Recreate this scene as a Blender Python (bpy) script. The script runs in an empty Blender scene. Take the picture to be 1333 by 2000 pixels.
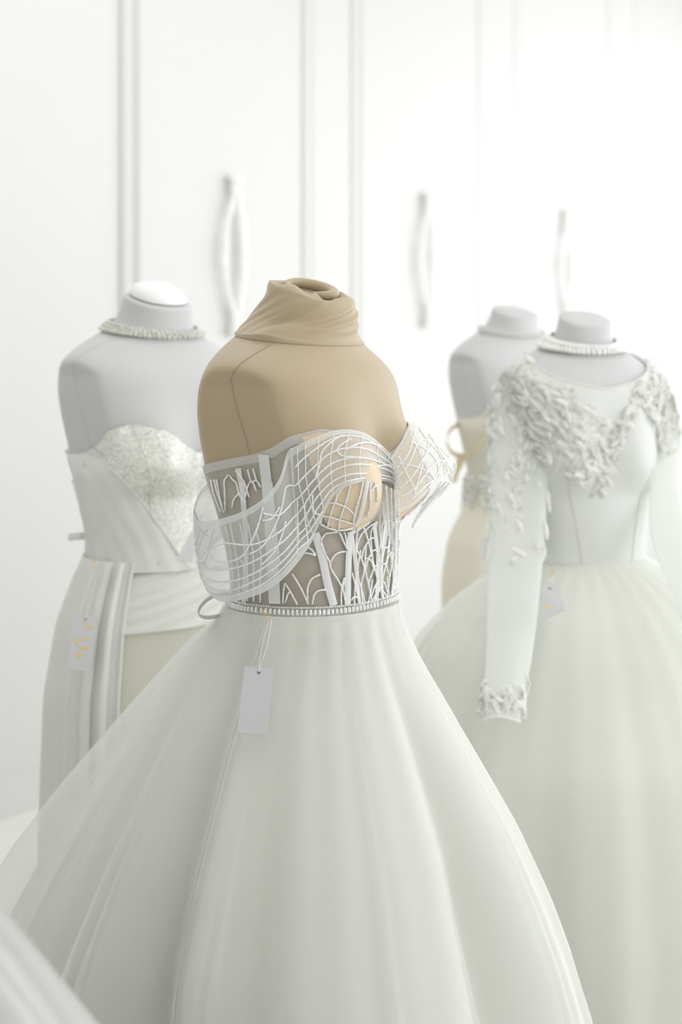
import bpy, math, random
import numpy as np
from mathutils import Vector, Matrix
from mathutils.bvhtree import BVHTree

random.seed(7); RNG = np.random.default_rng(7)
SC = bpy.context.scene
COL = SC.collection
PI = math.pi

# ------------------------------------------------------------------ camera
HC = 1.464           # lens height
FPX = 3333.0         # focal length in pixels of the 1333 x 2000 frame
HY = 620.0           # horizon row (lens shifted down, verticals stay upright)
cam = bpy.data.cameras.new('camera'); cam_o = bpy.data.objects.new('camera', cam); COL.objects.link(cam_o)
cam_o.location = (0, 0, HC); cam_o.rotation_euler = (PI/2, 0, 0)
cam.sensor_fit = 'AUTO'; cam.sensor_width = 36.0; cam.lens = 36.0*FPX/2000.0
cam.shift_y = (HY-1000.0)/2000.0
cam.clip_start = 0.05
cam.dof.use_dof = True; cam.dof.focus_distance = 2.54; cam.dof.aperture_fstop = 3.0
SC.camera = cam_o

# ------------------------------------------------------------------ world, lamps, exposure
w = bpy.data.worlds.new('sky'); SC.world = w; w.use_nodes = True
w.node_tree.nodes['Background'].inputs[0].default_value = (0.93, 0.97, 1.0, 1)
w.node_tree.nodes['Background'].inputs[1].default_value = 1.0
SC.view_settings.view_transform = 'Standard'; SC.view_settings.look = 'None'
SC.view_settings.exposure = 0.04; SC.view_settings.gamma = 1.0; SC.view_settings.use_curve_mapping = False

def area(name, loc, rot, sx, sy, power, color=(1, 1, 1)):
    l = bpy.data.lights.new(name, 'AREA'); l.shape = 'RECTANGLE'; l.size = sx; l.size_y = sy
    l.energy = power; l.color = color
    o = bpy.data.objects.new(name, l); COL.objects.link(o); o.location = loc; o.rotation_euler = rot
    return o
# daylight through the wide window in the right-hand wall, and soft ceiling panels
area('window_daylight', (2.9, 5.2, 1.75), (0, PI/2, 0), 2.6, 9.4, 118, (1.0, 0.995, 0.98))
area('ceiling_panel_near', (0.6, 2.4, 3.25), (0, 0, 0), 3.0, 3.6, 24)
area('ceiling_panel_far', (-1.3, 4.3, 3.25), (0, 0, 0), 2.4, 3.0, 24)
area('front_fill', (-1.0, -2.6, 1.5), (PI/2, 0, 0), 5.0, 2.8, 54, (1.0, 1.0, 0.97))  # added fill lamp behind the camera; the front wall has no window

# ------------------------------------------------------------------ materials
def new_mat(name):
    m = bpy.data.materials.new(name); m.use_nodes = True
    nt = m.node_tree; nt.nodes.clear()
    out = nt.nodes.new('ShaderNodeOutputMaterial')
    return m, nt, out
def nd(nt, t, **kw):
    n = nt.nodes.new(t)
    for k, v in kw.items(): setattr(n, k, v)
    return n
def add_bump(nt, bs, scale, strength, dist=0.001, kind='noise'):
    tc = nd(nt, 'ShaderNodeTexCoord')
    if kind == 'noise':
        tx = nd(nt, 'ShaderNodeTexNoise'); tx.inputs['Scale'].default_value = scale; tx.inputs['Detail'].default_value = 3
        o = tx.outputs['Fac']
    else:
        tx = nd(nt, 'ShaderNodeTexVoronoi'); tx.inputs['Scale'].default_value = scale; o = tx.outputs['Distance']
    nt.links.new(tc.outputs['Object'], tx.inputs['Vector'])
    b = nd(nt, 'ShaderNodeBump'); b.inputs['Strength'].default_value = strength; b.inputs['Distance'].default_value = dist
    nt.links.new(o, b.inputs['Height']); nt.links.new(b.outputs['Normal'], bs.inputs['Normal'])
    return tx
def plain(name, col, rough=0.6, metal=0.0, sheen=0.0, bump=None, var=0.0):
    m, nt, out = new_mat(name)
    b = nd(nt, 'ShaderNodeBsdfPrincipled')
    b.inputs['Base Color'].default_value = (*col, 1); b.inputs['Roughness'].default_value = rough
    b.inputs['Metallic'].default_value = metal
    if sheen: b.inputs['Sheen Weight'].default_value = sheen
    if bump: add_bump(nt, b, *bump)
    if var:
        tc = nd(nt, 'ShaderNodeTexCoord'); nz = nd(nt, 'ShaderNodeTexNoise'); nz.inputs['Scale'].default_value = 60
        nz.inputs['Detail'].default_value = 4
        nt.links.new(tc.outputs['Object'], nz.inputs['Vector'])
        mx = nd(nt, 'ShaderNodeMixRGB'); mx.blend_type = 'MIX'
        mx.inputs[1].default_value = (*[c*(1-var) for c in col], 1); mx.inputs[2].default_value = (*[min(1, c*(1+var)) for c in col], 1)
        nt.links.new(nz.outputs['Fac'], mx.inputs[0]); nt.links.new(mx.outputs[0], b.inputs['Base Color'])
    nt.links.new(b.outputs[0], out.inputs[0])
    return m
def cloth(name, col, trans=0.3, alpha=1.0, gloss=0.0, rough=0.4, speck=0.0):
    """woven cloth: diffuse + translucent, optionally see-through between the threads (tulle, organza)"""
    m, nt, out = new_mat(name)
    d = nd(nt, 'ShaderNodeBsdfDiffuse'); t = nd(nt, 'ShaderNodeBsdfTranslucent')
    d.inputs[0].default_value = (*col, 1); t.inputs[0].default_value = (*col, 1)
    mx = nd(nt, 'ShaderNodeMixShader'); mx.inputs[0].default_value = trans
    nt.links.new(d.outputs[0], mx.inputs[1]); nt.links.new(t.outputs[0], mx.inputs[2]); sh = mx.outputs[0]
    if gloss:
        g = nd(nt, 'ShaderNodeBsdfGlossy'); g.inputs['Roughness'].default_value = rough
        g.inputs[0].default_value = (1, 1, 1, 1)
        m2 = nd(nt, 'ShaderNodeMixShader'); m2.inputs[0].default_value = gloss
        nt.links.new(sh, m2.inputs[1]); nt.links.new(g.outputs[0], m2.inputs[2]); sh = m2.outputs[0]
    if speck:   # scattered glitter dots
        tc = nd(nt, 'ShaderNodeTexCoord'); v = nd(nt, 'ShaderNodeTexVoronoi'); v.inputs['Scale'].default_value = 90
        nt.links.new(tc.outputs['Object'], v.inputs['Vector'])
        mt = nd(nt, 'ShaderNodeMath', operation='LESS_THAN'); mt.inputs[1].default_value = speck
        nt.links.new(v.outputs['Distance'], mt.inputs[0])
        g2 = nd(nt, 'ShaderNodeBsdfGlossy'); g2.inputs['Roughness'].default_value = 0.3
        m4 = nd(nt, 'ShaderNodeMixShader'); nt.links.new(mt.outputs[0], m4.inputs[0])
        nt.links.new(sh, m4.inputs[1]); nt.links.new(g2.outputs[0], m4.inputs[2]); sh = m4.outputs[0]
    if alpha < 1:
        tr = nd(nt, 'ShaderNodeBsdfTransparent')
        lw = nd(nt, 'ShaderNodeLayerWeight'); lw.inputs[0].default_value = 0.35   # threads close up at grazing angles
        ma = nd(nt, 'ShaderNodeMath', operation='MULTIPLY_ADD', use_clamp=True)
        ma.inputs[1].default_value = 0.75*(1-alpha); ma.inputs[2].default_value = alpha
        nt.links.new(lw.outputs['Facing'], ma.inputs[0])
        m3 = nd(nt, 'ShaderNodeMixShader'); nt.links.new(ma.outputs[0], m3.inputs[0])
        nt.links.new(tr.outputs[0], m3.inputs[1]); nt.links.new(sh, m3.inputs[2]); sh = m3.outputs[0]
    nt.links.new(sh, out.inputs[0])
    return m
def glitter(name, col, scale=900, metal=0.5):
    m, nt, out = new_mat(name)
    b = nd(nt, 'ShaderNodeBsdfPrincipled'); b.inputs['Roughness'].default_value = 0.32
    tc = nd(nt, 'ShaderNodeTexCoord'); v = nd(nt, 'ShaderNodeTexVoronoi'); v.inputs['Scale'].default_value = scale
    nt.links.new(tc.outputs['Object'], v.inputs['Vector'])
    r = nd(nt, 'ShaderNodeValToRGB')
    r.color_ramp.elements[0].position = 0.25; r.color_ramp.elements[0].color = (*[c*0.80 for c in col], 1)
    r.color_ramp.elements[1].position = 0.75; r.color_ramp.elements[1].color = (*[min(1, c*1.15) for c in col], 1)
    sep = nd(nt, 'ShaderNodeSeparateColor'); nt.links.new(v.outputs['Color'], sep.inputs[0])
    nt.links.new(sep.outputs[0], r.inputs[0]); nt.links.new(r.outputs[0], b.inputs['Base Color'])
    mm = nd(nt, 'ShaderNodeMath', operation='MULTIPLY'); mm.inputs[1].default_value = metal
    nt.links.new(sep.outputs[1], mm.inputs[0]); nt.links.new(mm.outputs[0], b.inputs['Metallic'])
    bp = nd(nt, 'ShaderNodeBump'); bp.inputs['Strength'].default_value = 0.6; bp.inputs['Distance'].default_value = 0.001
    nt.links.new(sep.outputs[2], bp.inputs['Height']); nt.links.new(bp.outputs['Normal'], b.inputs['Normal'])
    nt.links.new(b.outputs[0], out.inputs[0])
    return m

M = dict(
    wall=plain('white_wall_paint', (0.70, 0.70, 0.69), 0.55, bump=(40, 0.05)),
    floor=plain('pale_floor', (0.80, 0.80, 0.77), 0.35, bump=(12, 0.05), var=0.03),
    beige=plain('beige_jersey', (0.44, 0.345, 0.222), 0.5, sheen=0.25, bump=(700, 0.08, 0.0006)),
    white_form=plain('white_jersey', (0.58, 0.58, 0.585), 0.6, sheen=0.1, bump=(700, 0.06, 0.0006)),
    seam=plain('grey_seam_thread', (0.36, 0.32, 0.25), 0.8),
    seam_w=plain('pale_seam_thread', (0.62, 0.62, 0.62), 0.8),
    nude=plain('nude_cup_lining', (0.74, 0.60, 0.42), 0.55, sheen=0.2, bump=(500, 0.06, 0.0006)),
    mesh=cloth('sheer_bodice_mesh', (0.72, 0.74, 0.72), 0.25, alpha=0.38),
    organza=cloth('sheer_drape_tulle', (0.92, 0.935, 0.935), 0.45, alpha=0.42),
    hem=cloth('folded_tulle_hem', (0.93, 0.94, 0.94), 0.4, alpha=0.62),
    ribbon=cloth('white_satin_ribbon', (0.84, 0.85, 0.85), 0.2, gloss=0.06),
    cord=glitter('glitter_cord', (0.93, 0.93, 0.92), 900, 0.15),
    crystal=glitter('crystal_beads', (0.90, 0.90, 0.87), 500, 0.4),
    bead_w=glitter('frosted_beads', (0.72, 0.73, 0.66), 300, 0.35),
    under=cloth('ivory_underskirt', (0.88, 0.885, 0.835), 0.3, gloss=0.02),
    tulle=cloth('soft_tulle', (0.94, 0.95, 0.93), 0.55, alpha=0.285, speck=0.03),
    crepe=cloth('white_crepe', (0.92, 0.925, 0.90), 0.3, gloss=0.03),
    cream=cloth('cream_lining', (0.80, 0.79, 0.70), 0.25),
    sequin=glitter('sequin_fabric', (0.80, 0.81, 0.76), 420, 0.25),
    lace=cloth('white_lace', (0.93, 0.935, 0.91), 0.4),
    olive=cloth('olive_lace', (0.60, 0.61, 0.50), 0.3),
    lace_tulle=cloth('right_gown_satin', (0.85, 0.87, 0.84), 0.25, gloss=0.04),
    sleeve=cloth('sleeve_tulle', (0.90, 0.92, 0.90), 0.45, alpha=0.72),
    champagne=cloth('champagne_lace', (0.88, 0.85, 0.74), 0.25),
    cream_ribbon=cloth('cream_ribbon', (0.86, 0.76, 0.52), 0.3, gloss=0.05),
    satin=plain('grey_white_satin', (0.50, 0.50, 0.49), 0.28, bump=(20, 0.05)),
    card=plain('white_card', (0.62, 0.62, 0.64), 0.5),
    gold=plain('gold_metal', (0.80, 0.52, 0.16), 0.3, 0.9),
    gold_ink=plain('gold_foil_ink', (0.80, 0.62, 0.22), 0.4, 0.3),
    string=plain('white_string', (0.85, 0.85, 0.82), 0.7),
    brass=plain('dark_eyelet', (0.30, 0.25, 0.17), 0.4, 0.6),
    steel=plain('pale_steel', (0.72, 0.72, 0.72), 0.3, 0.8),
    dark=plain('dark_gap', (0.12, 0.12, 0.12), 0.7),
    gloss=plain('glossy_white_cap', (0.85, 0.85, 0.85), 0.12),
    ornament=plain('pale_openwork_metal', (0.90, 0.91, 0.88), 0.45, 0.0, bump=(120, 0.3)),
)

# ------------------------------------------------------------------ object helpers
def thing(name, label, cat, loc, group=None):
    o = bpy.data.objects.new(name, None); COL.objects.link(o); o.location = loc
    o.empty_display_size = 0.05
    o['label'] = label; o['category'] = cat
    if group: o['group'] = group
    return o
def origin_of(o):
    v = Vector((0, 0, 0))
    while o is not None:
        v = v + o.location; o = o.parent
    return v
def mesh_obj(name, V, F, mat, parent=None, smooth=True, solid=0.0, kind=None, label=None):
    """world-space vertices and faces -> ONE mesh object under parent"""
    V = np.asarray(V, float).reshape(-1, 3)
    if parent is not None: V = V - np.array(origin_of(parent))
    me = bpy.data.meshes.new(name); me.from_pydata(V.tolist(), [], [list(f) for f in F]); me.update()
    if smooth: me.polygons.foreach_set('use_smooth', [True]*len(me.polygons))
    me.materials.append(mat)
    o = bpy.data.objects.new(name, me); COL.objects.link(o)
    if parent is not None: o.parent = parent
    if solid:
        md = o.modifiers.new('thickness', 'SOLIDIFY'); md.thickness = solid; md.offset = 0
    if kind: o['kind'] = kind
    if label: o['label'] = label
    return o
def grid_faces(nr, nc, closed=False, base=0):
    F = []
    for i in range(nr-1):
        for j in range(nc if closed else nc-1):
            k = (j+1) % nc
            F.append((base+i*nc+j, base+i*nc+k, base+(i+1)*nc+k, base+(i+1)*nc+j))
    return F
def grid_obj(name, P, mat, parent, closed=False, **kw):
    P = np.asarray(P); nr, nc = P.shape[:2]
    return mesh_obj(name, P, grid_faces(nr, nc, closed), mat, parent, **kw)
class MB:
    """collects shapes into one mesh"""
    def __init__(s): s.V = []; s.F = []
    def add(s, V, F):
        b = len(s.V); s.V += [tuple(v) for v in V]; s.F += [tuple(i+b for i in f) for f in F]
    def box(s, c, d, R=None):
        c = np.array(c, float); V = []
        for sx in (-1, 1):
            for sy in (-1, 1):
                for sz in (-1, 1):
                    p = np.array([sx*d[0]/2, sy*d[1]/2, sz*d[2]/2])
                    V.append(c + (R @ p if R is not None else p))
        s.add(V, [(0, 1, 3, 2), (4, 6, 7, 5), (0, 4, 5, 1), (2, 3, 7, 6), (0, 2, 6, 4), (1, 5, 7, 3)])
    def tube(s, P, r, n=6, cap=True):
        V, F = tube_geo(P, r, n, cap); s.add(V, F)
    def build(s, name, mat, parent=None, **kw): return mesh_obj(name, s.V, s.F, mat, parent, **kw)
def catmull(P, n):
    P = np.asarray(P, float)
    if len(P) == 2:
        t = np.linspace(0, 1, n)[:, None]; return P[0]*(1-t)+P[1]*t
    Q = np.concatenate([(2*P[0]-P[1])[None], P, (2*P[-1]-P[-2])[None]])
    u = np.linspace(0, len(P)-1-1e-9, n); i = u.astype(int); t = (u-i)
    sh = (n,)+(1,)*(P.ndim-1); t = t.reshape(sh)
    a, b, c, d = Q[i], Q[i+1], Q[i+2], Q[i+3]
    return 0.5*(2*b+(c-a)*t+(2*a-5*b+4*c-d)*t*t+(3*b-a-3*c+d)*t**3)
def tube_geo(P, r, n=6, cap=True):
    P = np.asarray(P, float); m = len(P); r = np.broadcast_to(np.asarray(r, float), (m,))
    T = np.gradient(P, axis=0); T /= np.linalg.norm(T, axis=1)[:, None]+1e-12
    up = np.array([0, 0, 1.0])
    if abs(T[0] @ up) > 0.9: up = np.array([1.0, 0, 0])
    N = np.zeros_like(P); v = up - T[0]*(up @ T[0]); N[0] = v/np.linalg.norm(v)
    for i in range(1, m):
        v = N[i-1]-T[i]*(N[i-1] @ T[i]); N[i] = v/(np.linalg.norm(v)+1e-12)
    B = np.cross(T, N); V = []
    for i in range(m):
        for k in range(n):
            a = 2*PI*k/n; V.append(P[i]+r[i]*(math.cos(a)*N[i]+math.sin(a)*B[i]))
    F = grid_faces(m, n, True)
    if cap: F += [tuple(range(n))[::-1], tuple((m-1)*n+k for k in range(n))]
    return V, F
def strip_geo(P, Nrm, width):
    """ribbon lying on a surface: points, surface normals, width per point"""
    P = np.asarray(P, float); Nrm = np.asarray(Nrm, float); T = np.gradient(P, axis=0)
    S = np.cross(T, Nrm); S /= np.linalg.norm(S, axis=1)[:, None]+1e-12
    wv = np.broadcast_to(np.asarray(width, float), (len(P),))[:, None]
    G = np.stack([P-S*wv/2, P-S*wv/4+Nrm*0.001, P+S*wv/4+Nrm*0.001, P+S*wv/2], 1)
    return G
def at(px, py, D):
    """point at depth D that stands where the photograph shows pixel (px, py)"""
    return np.array([(px-666.5)/FPX*D, D, HC-(py-HY)/FPX*D])
def smooth_tab(zs, vals, zq, sig=0.010):
    g = np.arange(zs[0]-0.05, zs[-1]+0.05, 0.002); v = np.interp(g, zs, vals)
    k = np.exp(-0.5*(np.arange(-20, 21)*0.002/sig)**2); k /= k.sum()
    v = np.convolve(np.pad(v, 20, mode='edge'), k, 'valid')
    return np.interp(zq, g, v)

# ------------------------------------------------------------------ dress form body
TAB = np.array([  # z, half width, front depth, back depth, centre forward
    [.78, .160, .120, .125, -.01], [.86, .166, .125, .130, -.004], [.92, .160, .122, .124, .0], [.97, .147, .118, .116, .006],
    [1.016, .138, .116, .111, .010], [1.064, .138, .116, .110, .010], [1.112, .146, .119, .115, .008], [1.172, .158, .124, .125, .004],
    [1.22, .172, .128, .137, .0], [1.28, .187, .132, .137, -.006], [1.32, .197, .130, .128, -.012], [1.352, .202, .125, .118, -.014],
    [1.375, .198, .116, .110, -.015], [1.395, .180, .106, .102, -.016], [1.41, .152, .098, .097, -.016], [1.425, .118, .090, .092, -.013],
    [1.437, .092, .081, .085, -.009], [1.45, .077, .074, .079, -.003], [1.475, .070, .066, .067, .004], [1.50, .068, .062, .058, .008], [1.53, .068, .062, .056, .010]])
class Body:
    def __init__(s, loc, phi, sxy=1.0, z0=1.016, sz=1.0, bust=0.05, neck=1.0):
        s.loc = np.array([loc[0], loc[1], 0.0]); s.phi = math.radians(phi); s.sxy = sxy; s.z0 = z0; s.sz = sz; s.bust = bust; s.neck = neck
        s.f = np.array([math.sin(s.phi), -math.cos(s.phi), 0]); s.l = np.array([-math.cos(s.phi), -math.sin(s.phi), 0])
    def local(s, th, z):
        th, z = np.broadcast_arrays(np.asarray(th, float), np.asarray(z, float))
        a, bf, bb, cy = (smooth_tab(TAB[:, 0], TAB[:, i], z) for i in (1, 2, 3, 4))
        nk = 1+(s.neck-1)*np.clip((z-1.42)/0.03, 0, 1); a = a*nk; bf = bf*nk; bb = bb*nk
        sn, cs = np.sin(th), np.cos(th); e = 2/2.25
        x = a*np.sign(sn)*np.abs(sn)**e
        y = np.where(cs > 0, bf, bb)*np.sign(cs)*np.abs(cs)**e
        wq = np.clip((1.416-z)/0.06, 0, 1); wp = np.clip((z-1.16)/0.06, 0, 1)*wq*wq*(3-2*wq)          # flat arm plates
        m = a*(0.865+0.24*(1-wp)); k = 0.0045
        ax = np.abs(x); ax = np.where(wp > 0, -k*np.logaddexp(-ax/k, -m/k), ax); x = np.sign(x)*ax
        d = np.where(z > 1.205, np.exp(-0.5*((z-1.205)/0.058)**2), np.cos(np.clip((1.205-z)/0.06, 0, 1)*PI/2)**1.3)
        lat = np.exp(-0.5*((np.abs(x)-0.080)/0.040)**2)
        y2 = y+cy+np.where(y > 0, s.bust*d*lat*np.clip(y/0.04, 0, 1), 0)
        x = x*(1+np.where(y > 0, 0.06*d*lat, 0))
        kt = np.interp(z, [1.37, 1.43, 1.50, 1.55], [0, .10, .30, .30])
        return x, y2, z-kt*y2
    def world(s, x, y, z):
        x, y, z = np.broadcast_arrays(x, y, z)
        P = s.loc+(x*s.sxy)[..., None]*s.l+(y*s.sxy)[..., None]*s.f
        P[..., 2] = s.z0+(z-1.016)*s.sz
        return P
    def W(s, th, z, off=0.0):
        th, z = np.broadcast_arrays(np.asarray(th, float), np.asarray(z, float))
        P = s.world(*s.local(th, z))
        if np.any(off):
            P = P+s.normal(th, z)*np.asarray(off)[..., None]
        return P
    def normal(s, th, z):
        e = 1e-3
        dt = s.world(*s.local(th+e, z))-s.world(*s.local(th-e, z)); dz = s.world(*s.local(th, z+e))-s.world(*s.local(th, z-e))
        n = np.cross(dz, dt); n /= np.linalg.norm(n, axis=-1)[..., None]+1e-12
        return n*np.sign(np.sum(n*(np.cos(th)[..., None]*s.f+np.sin(th)[..., None]*s.l), -1)+2.0*np.abs(n[..., 2]) )[..., None]
    def elliptic(s, th, z, a, bf, bb, cy=0.0):
        x = a*np.sin(th); y = np.where(np.cos(th) > 0, bf, bb)*np.cos(th)+cy
        P = s.loc+x[..., None]*s.l+y[..., None]*s.f; P[..., 2] = z
        return P
    def torso_grid(s, z_lo=1.026, z_hi=1.495, nth=120):
        z = np.concatenate([np.linspace(z_lo, 1.34, 50), np.linspace(1.345, 1.45, 40), np.linspace(1.455, z_hi, 10)])
        th = np.linspace(0, 2*PI, nth, endpoint=False)
        return s.W(th[None, :]*np.ones((len(z), 1)), z[:, None]*np.ones((1, nth)))
def cap_rows(ring, rows, dome=0.0, up=None):
    """closes a ring towards its middle: rows of (scale, raise)"""
    c = ring.mean(0); out = []
    for k, h in rows:
        r = c+(ring-c)*k; r = r.copy(); r[:, 2] += h; out.append(r)
    return np.array(out)
def make_form(B, label, mat, seam_mat, name_group, top_rows=((.985, .003), (.93, .0055), (.75, .007), (.4, .008), (.02, .008))):
    root = thing('dress_form', label, 'mannequin', (B.loc[0], B.loc[1], 0), name_group)
    G = B.torso_grid(); G = np.concatenate([G, cap_rows(G[-1], top_rows)])
    grid_obj('torso', G, mat, root, closed=True)
    for sgn in (1, -1):                                   # shoulder and side seam of each arm plate
        zz = np.concatenate([np.linspace(1.10, 1.37, 40), np.linspace(1.372, 1.432, 30)])
        th = sgn*np.interp(zz, [1.10, 1.30, 1.37, 1.432], [1.52, 1.55, 1.60, 1.30])
        P = B.W(th, zz, np.full(len(zz), 0.0003)); V, F = tube_geo(P, 0.0009, 5)
        mesh_obj('seam', V, F, seam_mat, root)
    mb = MB(); mb.tube(np.array([[B.loc[0], B.loc[1], 0.02], [B.loc[0], B.loc[1], 0.9]]), 0.016, 12); mb.build('pole', M['steel'], root)
    th = np.linspace(0, 2*PI, 32, endpoint=False)
    rings = [(.16, 0.0), (.16, .012), (.12, .02), (.02, .028)]
    Gb = np.array([[[B.loc[0]+r*math.cos(t), B.loc[1]+r*math.sin(t), z] for t in th] for r, z in rings]); grid_obj('base', Gb, M['steel'], root, closed=True)
    return root

# ------------------------------------------------------------------ the room
WD = np.array([0.554, 0.832]); WN = np.array([0.832, -0.554])          # along the panelled wall, and out of it
W0 = np.array([-0.674, 5.5])
def wall_pt(s, out, z): p = W0+WD*s+WN*out; return np.array([p[0], p[1], z])
RW = np.array([[WD[0], WN[0], 0], [WD[1], WN[1], 0], [0, 0, 1]])
def wall_box(mb, s0, s1, o0, o1, z0, z1): mb.box(wall_pt((s0+s1)/2, (o0+o1)/2, (z0+z1)/2), (s1-s0, o1-o0, z1-z0), RW)
CEIL = 3.35
def struct(o): o['kind'] = 'structure'; return o
mb = MB(); wall_box(mb, -5.5, 9.0, -0.12, 0.0, 0, CEIL); struct(mb.build('wall_back', M['wall'], smooth=False))
mb = MB(); mb.box((0.5, 5.0, -0.05), (9.4, 17, 0.1)); struct(mb.build('floor', M['floor'], smooth=False))
mb = MB(); mb.box((0.5, 5.0, CEIL+0.05), (9.4, 17, 0.1)); struct(mb.build('ceiling', M['wall'], smooth=False))
mb = MB(); mb.box((-3.6, 1.5, CEIL/2), (0.1, 8.6, CEIL)); struct(mb.build('wall_left', M['wall'], smooth=False))
mb = MB(); mb.box((0.5, -2.8, CEIL/2), (8.3, 0.1, CEIL)); struct(mb.build('wall_front', M['wall'], smooth=False))
mb = MB()                                                              # right wall around its wide window
mb.box((3.25, 5.0, 0.2), (0.12, 16, 0.4)); mb.box((3.25, 5.0, 3.2), (0.12, 16, 0.3))
mb.box((3.25, -1.3, 1.7), (0.12, 3.4, 2.7)); mb.box((3.25, 11.7, 1.7), (0.12, 3.0, 2.7))
struct(mb.build('wall_right', M['wall'], smooth=False))
def moulding(s0, z0, z1, wd, prof):
    """vertical bead moulding along the wall: prof = list of (along, out)"""
    G = np.array([[wall_pt(s0+a*wd, o, z) for a, o in prof] for z in (z0, z1)])
    return G
PROF = [(-.5, 0), (-.5, .006), (-.36, .011), (-.2, .011), (-.1, .005), (.05, .004), (.2, .014), (.36, .014), (.5, .007), (.5, 0)]
n = 1
for k in range(0, 5):
    s0 = k*1.329
    for edge in (0.0, 1.0):
        dp = 2.0 if (k, edge) == (0, 0.0) else 1.0 if k == 0 or (k, edge) == (1, 0.0) else 0.5
        G = moulding(s0+edge-(.012 if dp > 1 else 0), 0.12, CEIL-0.12, 0.10 if dp > 1 else 0.085, [(a, o*dp) for a, o in PROF] if edge == 0 else [(-a, o*dp) for a, o in PROF[::-1]])
        struct(grid_obj('trim_%d' % n, G, M['wall'], None, smooth=False)); n += 1
mb = MB(); wall_box(mb, -5.4, 8.9, 0, 0.034, 0, 0.11); struct(mb.build('baseboard_back', M['wall'], smooth=False))

def ornament(s, zmid, label):
    root = thing('wall_ornament', label, 'ornament', wall_pt(s, 0.02, zmid), 'almond shaped ornaments on the panelled wall')
    H = 0.275
    for side in (-1, 1):
        t = np.linspace(-1, 1, 41)
        bow = (0.050 if side < 0 else 0.026)*np.clip(1-(np.abs(t)/.78)**2, 0, 1)
        P = np.array([wall_pt(s+side*(0.012+b), 0.03, zmid+H*tt*0.93) for b, tt in zip(bow, t)])
        V, F = tube_geo(P, 0.0085, 8); rail = mesh_obj('rail', V, F, M['ornament'], root)
        for i in range(2, 39, 2):                          # leafy knobs along each rail
            mb = MB(); sz = 0.010+0.007*random.random()
            sp = P[i]+np.array([WD[0], WD[1], 0])*side*random.uniform(0.002, 0.012 if side < 0 else 0.034)*max(.15, 1-abs(t[i])/.8)
            V, F = tube_geo(np.array([sp-[0, 0, sz*1.3], sp-[0, 0, sz*.6], sp+[0, 0, sz*.6], sp+[0, 0, sz*1.3]]), [sz*.25, sz*.8, sz*.8, sz*.25], 7)
            mesh_obj('knob', V, F, M['ornament'], rail)
    for e in (-1, 1):
        P = np.array([wall_pt(s, 0.024, zmid+e*H*0.90), wall_pt(s, 0.026, zmid+e*H*0.95), wall_pt(s, 0.024, zmid+e*H)])
        V, F = tube_geo(P, [0.018, 0.028, 0.024], 10); mesh_obj('end_cap', V, F, M['ornament'], root)
    return root
zo = HC-(500-HY)/FPX*5.95
ornament(0.515, zo, 'clearest pale almond-shaped ornament, on the wall panel above and left of the beige form')
ornament(1.329+0.50, zo+0.02, 'faint almond-shaped ornament on the white wall panel right of the beige form')
ornament(2*1.329+0.46, zo+0.02, 'barely visible almond-shaped ornament on the bright wall above the two rear forms')

# ------------------------------------------------------------------ main: beige form and ball gown
B = Body(at(600, HY, 2.667)[:2], 58)
form = make_form(B, 'beige jersey dress form with twisted fabric neck, wearing the sheer corset ball gown', M['beige'], M['seam'], 'dress forms')
# neck cover: a jersey tube pulled up and knotted inside the neck opening, with pulled wrinkles
nth = 260; th = np.linspace(0, 2*PI, nth, endpoint=False)
zz = np.concatenate([[1.4275, 1.4285], np.linspace(1.43, 1.503, 60)])
TH, ZZ = np.meshgrid(th, zz)
tt = (ZZ-1.4275)/0.0755
# wrinkles run up and back from a point on the near side of the seam
near = 1.15
fan = np.zeros_like(TH)
for k, (a0, sl, amp, wid) in enumerate([(2.55, 1.1, .0040, .085), (2.20, 1.0, .0045, .075), (1.90, .85, .0050, .075), (1.66, 1.0, .0045, .065), (1.48, 1.7, .0050, .07), (1.40, 3.0, .0040, .07), (1.25, 5.0, .0030, .08), (-2.2, 1.2, .003, .1), (-1.6, .9, .003, .1), (2.9, 1.0, .003, .1)]):
    c = a0-sl*tt**(1.0 if sl < 1.3 else 1.35)
    dth = (TH-c+PI) % (2*PI)-PI
    fan += amp*np.exp(-0.5*(dth/(wid*math.sqrt(1+sl*sl)))**2)*np.sin(PI*np.clip(tt*0.92+0.06, 0, 1))**0.6
off = 0.0028+fan*1.5-0.0012*np.exp(-((tt-.05)/.05)**2)
off[0] = 0.0005
P = B.W(TH, ZZ, off)
ring = P[-1]; c = ring.mean(0)
rows = []
for k, h, sw in [(.985, .004, 0), (.95, .0065, .02), (.88, .007, .08), (.78, .005, .25), (.66, .001, .5), (.52, -.003, .85), (.38, -.006, 1.3), (.25, -.007, 1.7), (.12, -.009, 2.1), (.02, -.010, 2.2)]:
    ang = np.linspace(0, 2*PI, nth, endpoint=False)
    w_ = 0.008*np.sin(PI*min(1, (1-k)*1.3))*(np.cos(3*ang+4*sw+.6)+.6*np.cos(5*ang-5*sw))
    r = c+(ring-c)*k; r = r.copy(); r[:, 2] += h+w_*1.0
    rows.append(r)
P = np.concatenate([P, np.array(rows)])
grid_obj('neck_cover', P, M['beige'], form, closed=True)
# twisted knot of cloth lying in the neck opening
ta = np.linspace(0, 1, 40)
kc = c+np.array([0.004, 0, -0.001])
kn = np.array([kc+B.f*(0.045*math.cos(5.2*t+2.2)*(1-.45*t))+B.l*(0.040*math.sin(5.2*t+2.2)*(1-.45*t))+np.array([0, 0, 0.004+0.006*math.sin(PI*t)-0.30*0.045*math.cos(5.2*t+2.2)*(1-.45*t)]) for t in ta])
V, F = tube_geo(kn, 0.0035+0.0055*np.sin(PI*ta)**.7, 10); mesh_obj('knot', V, F, M['beige'], form)

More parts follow.
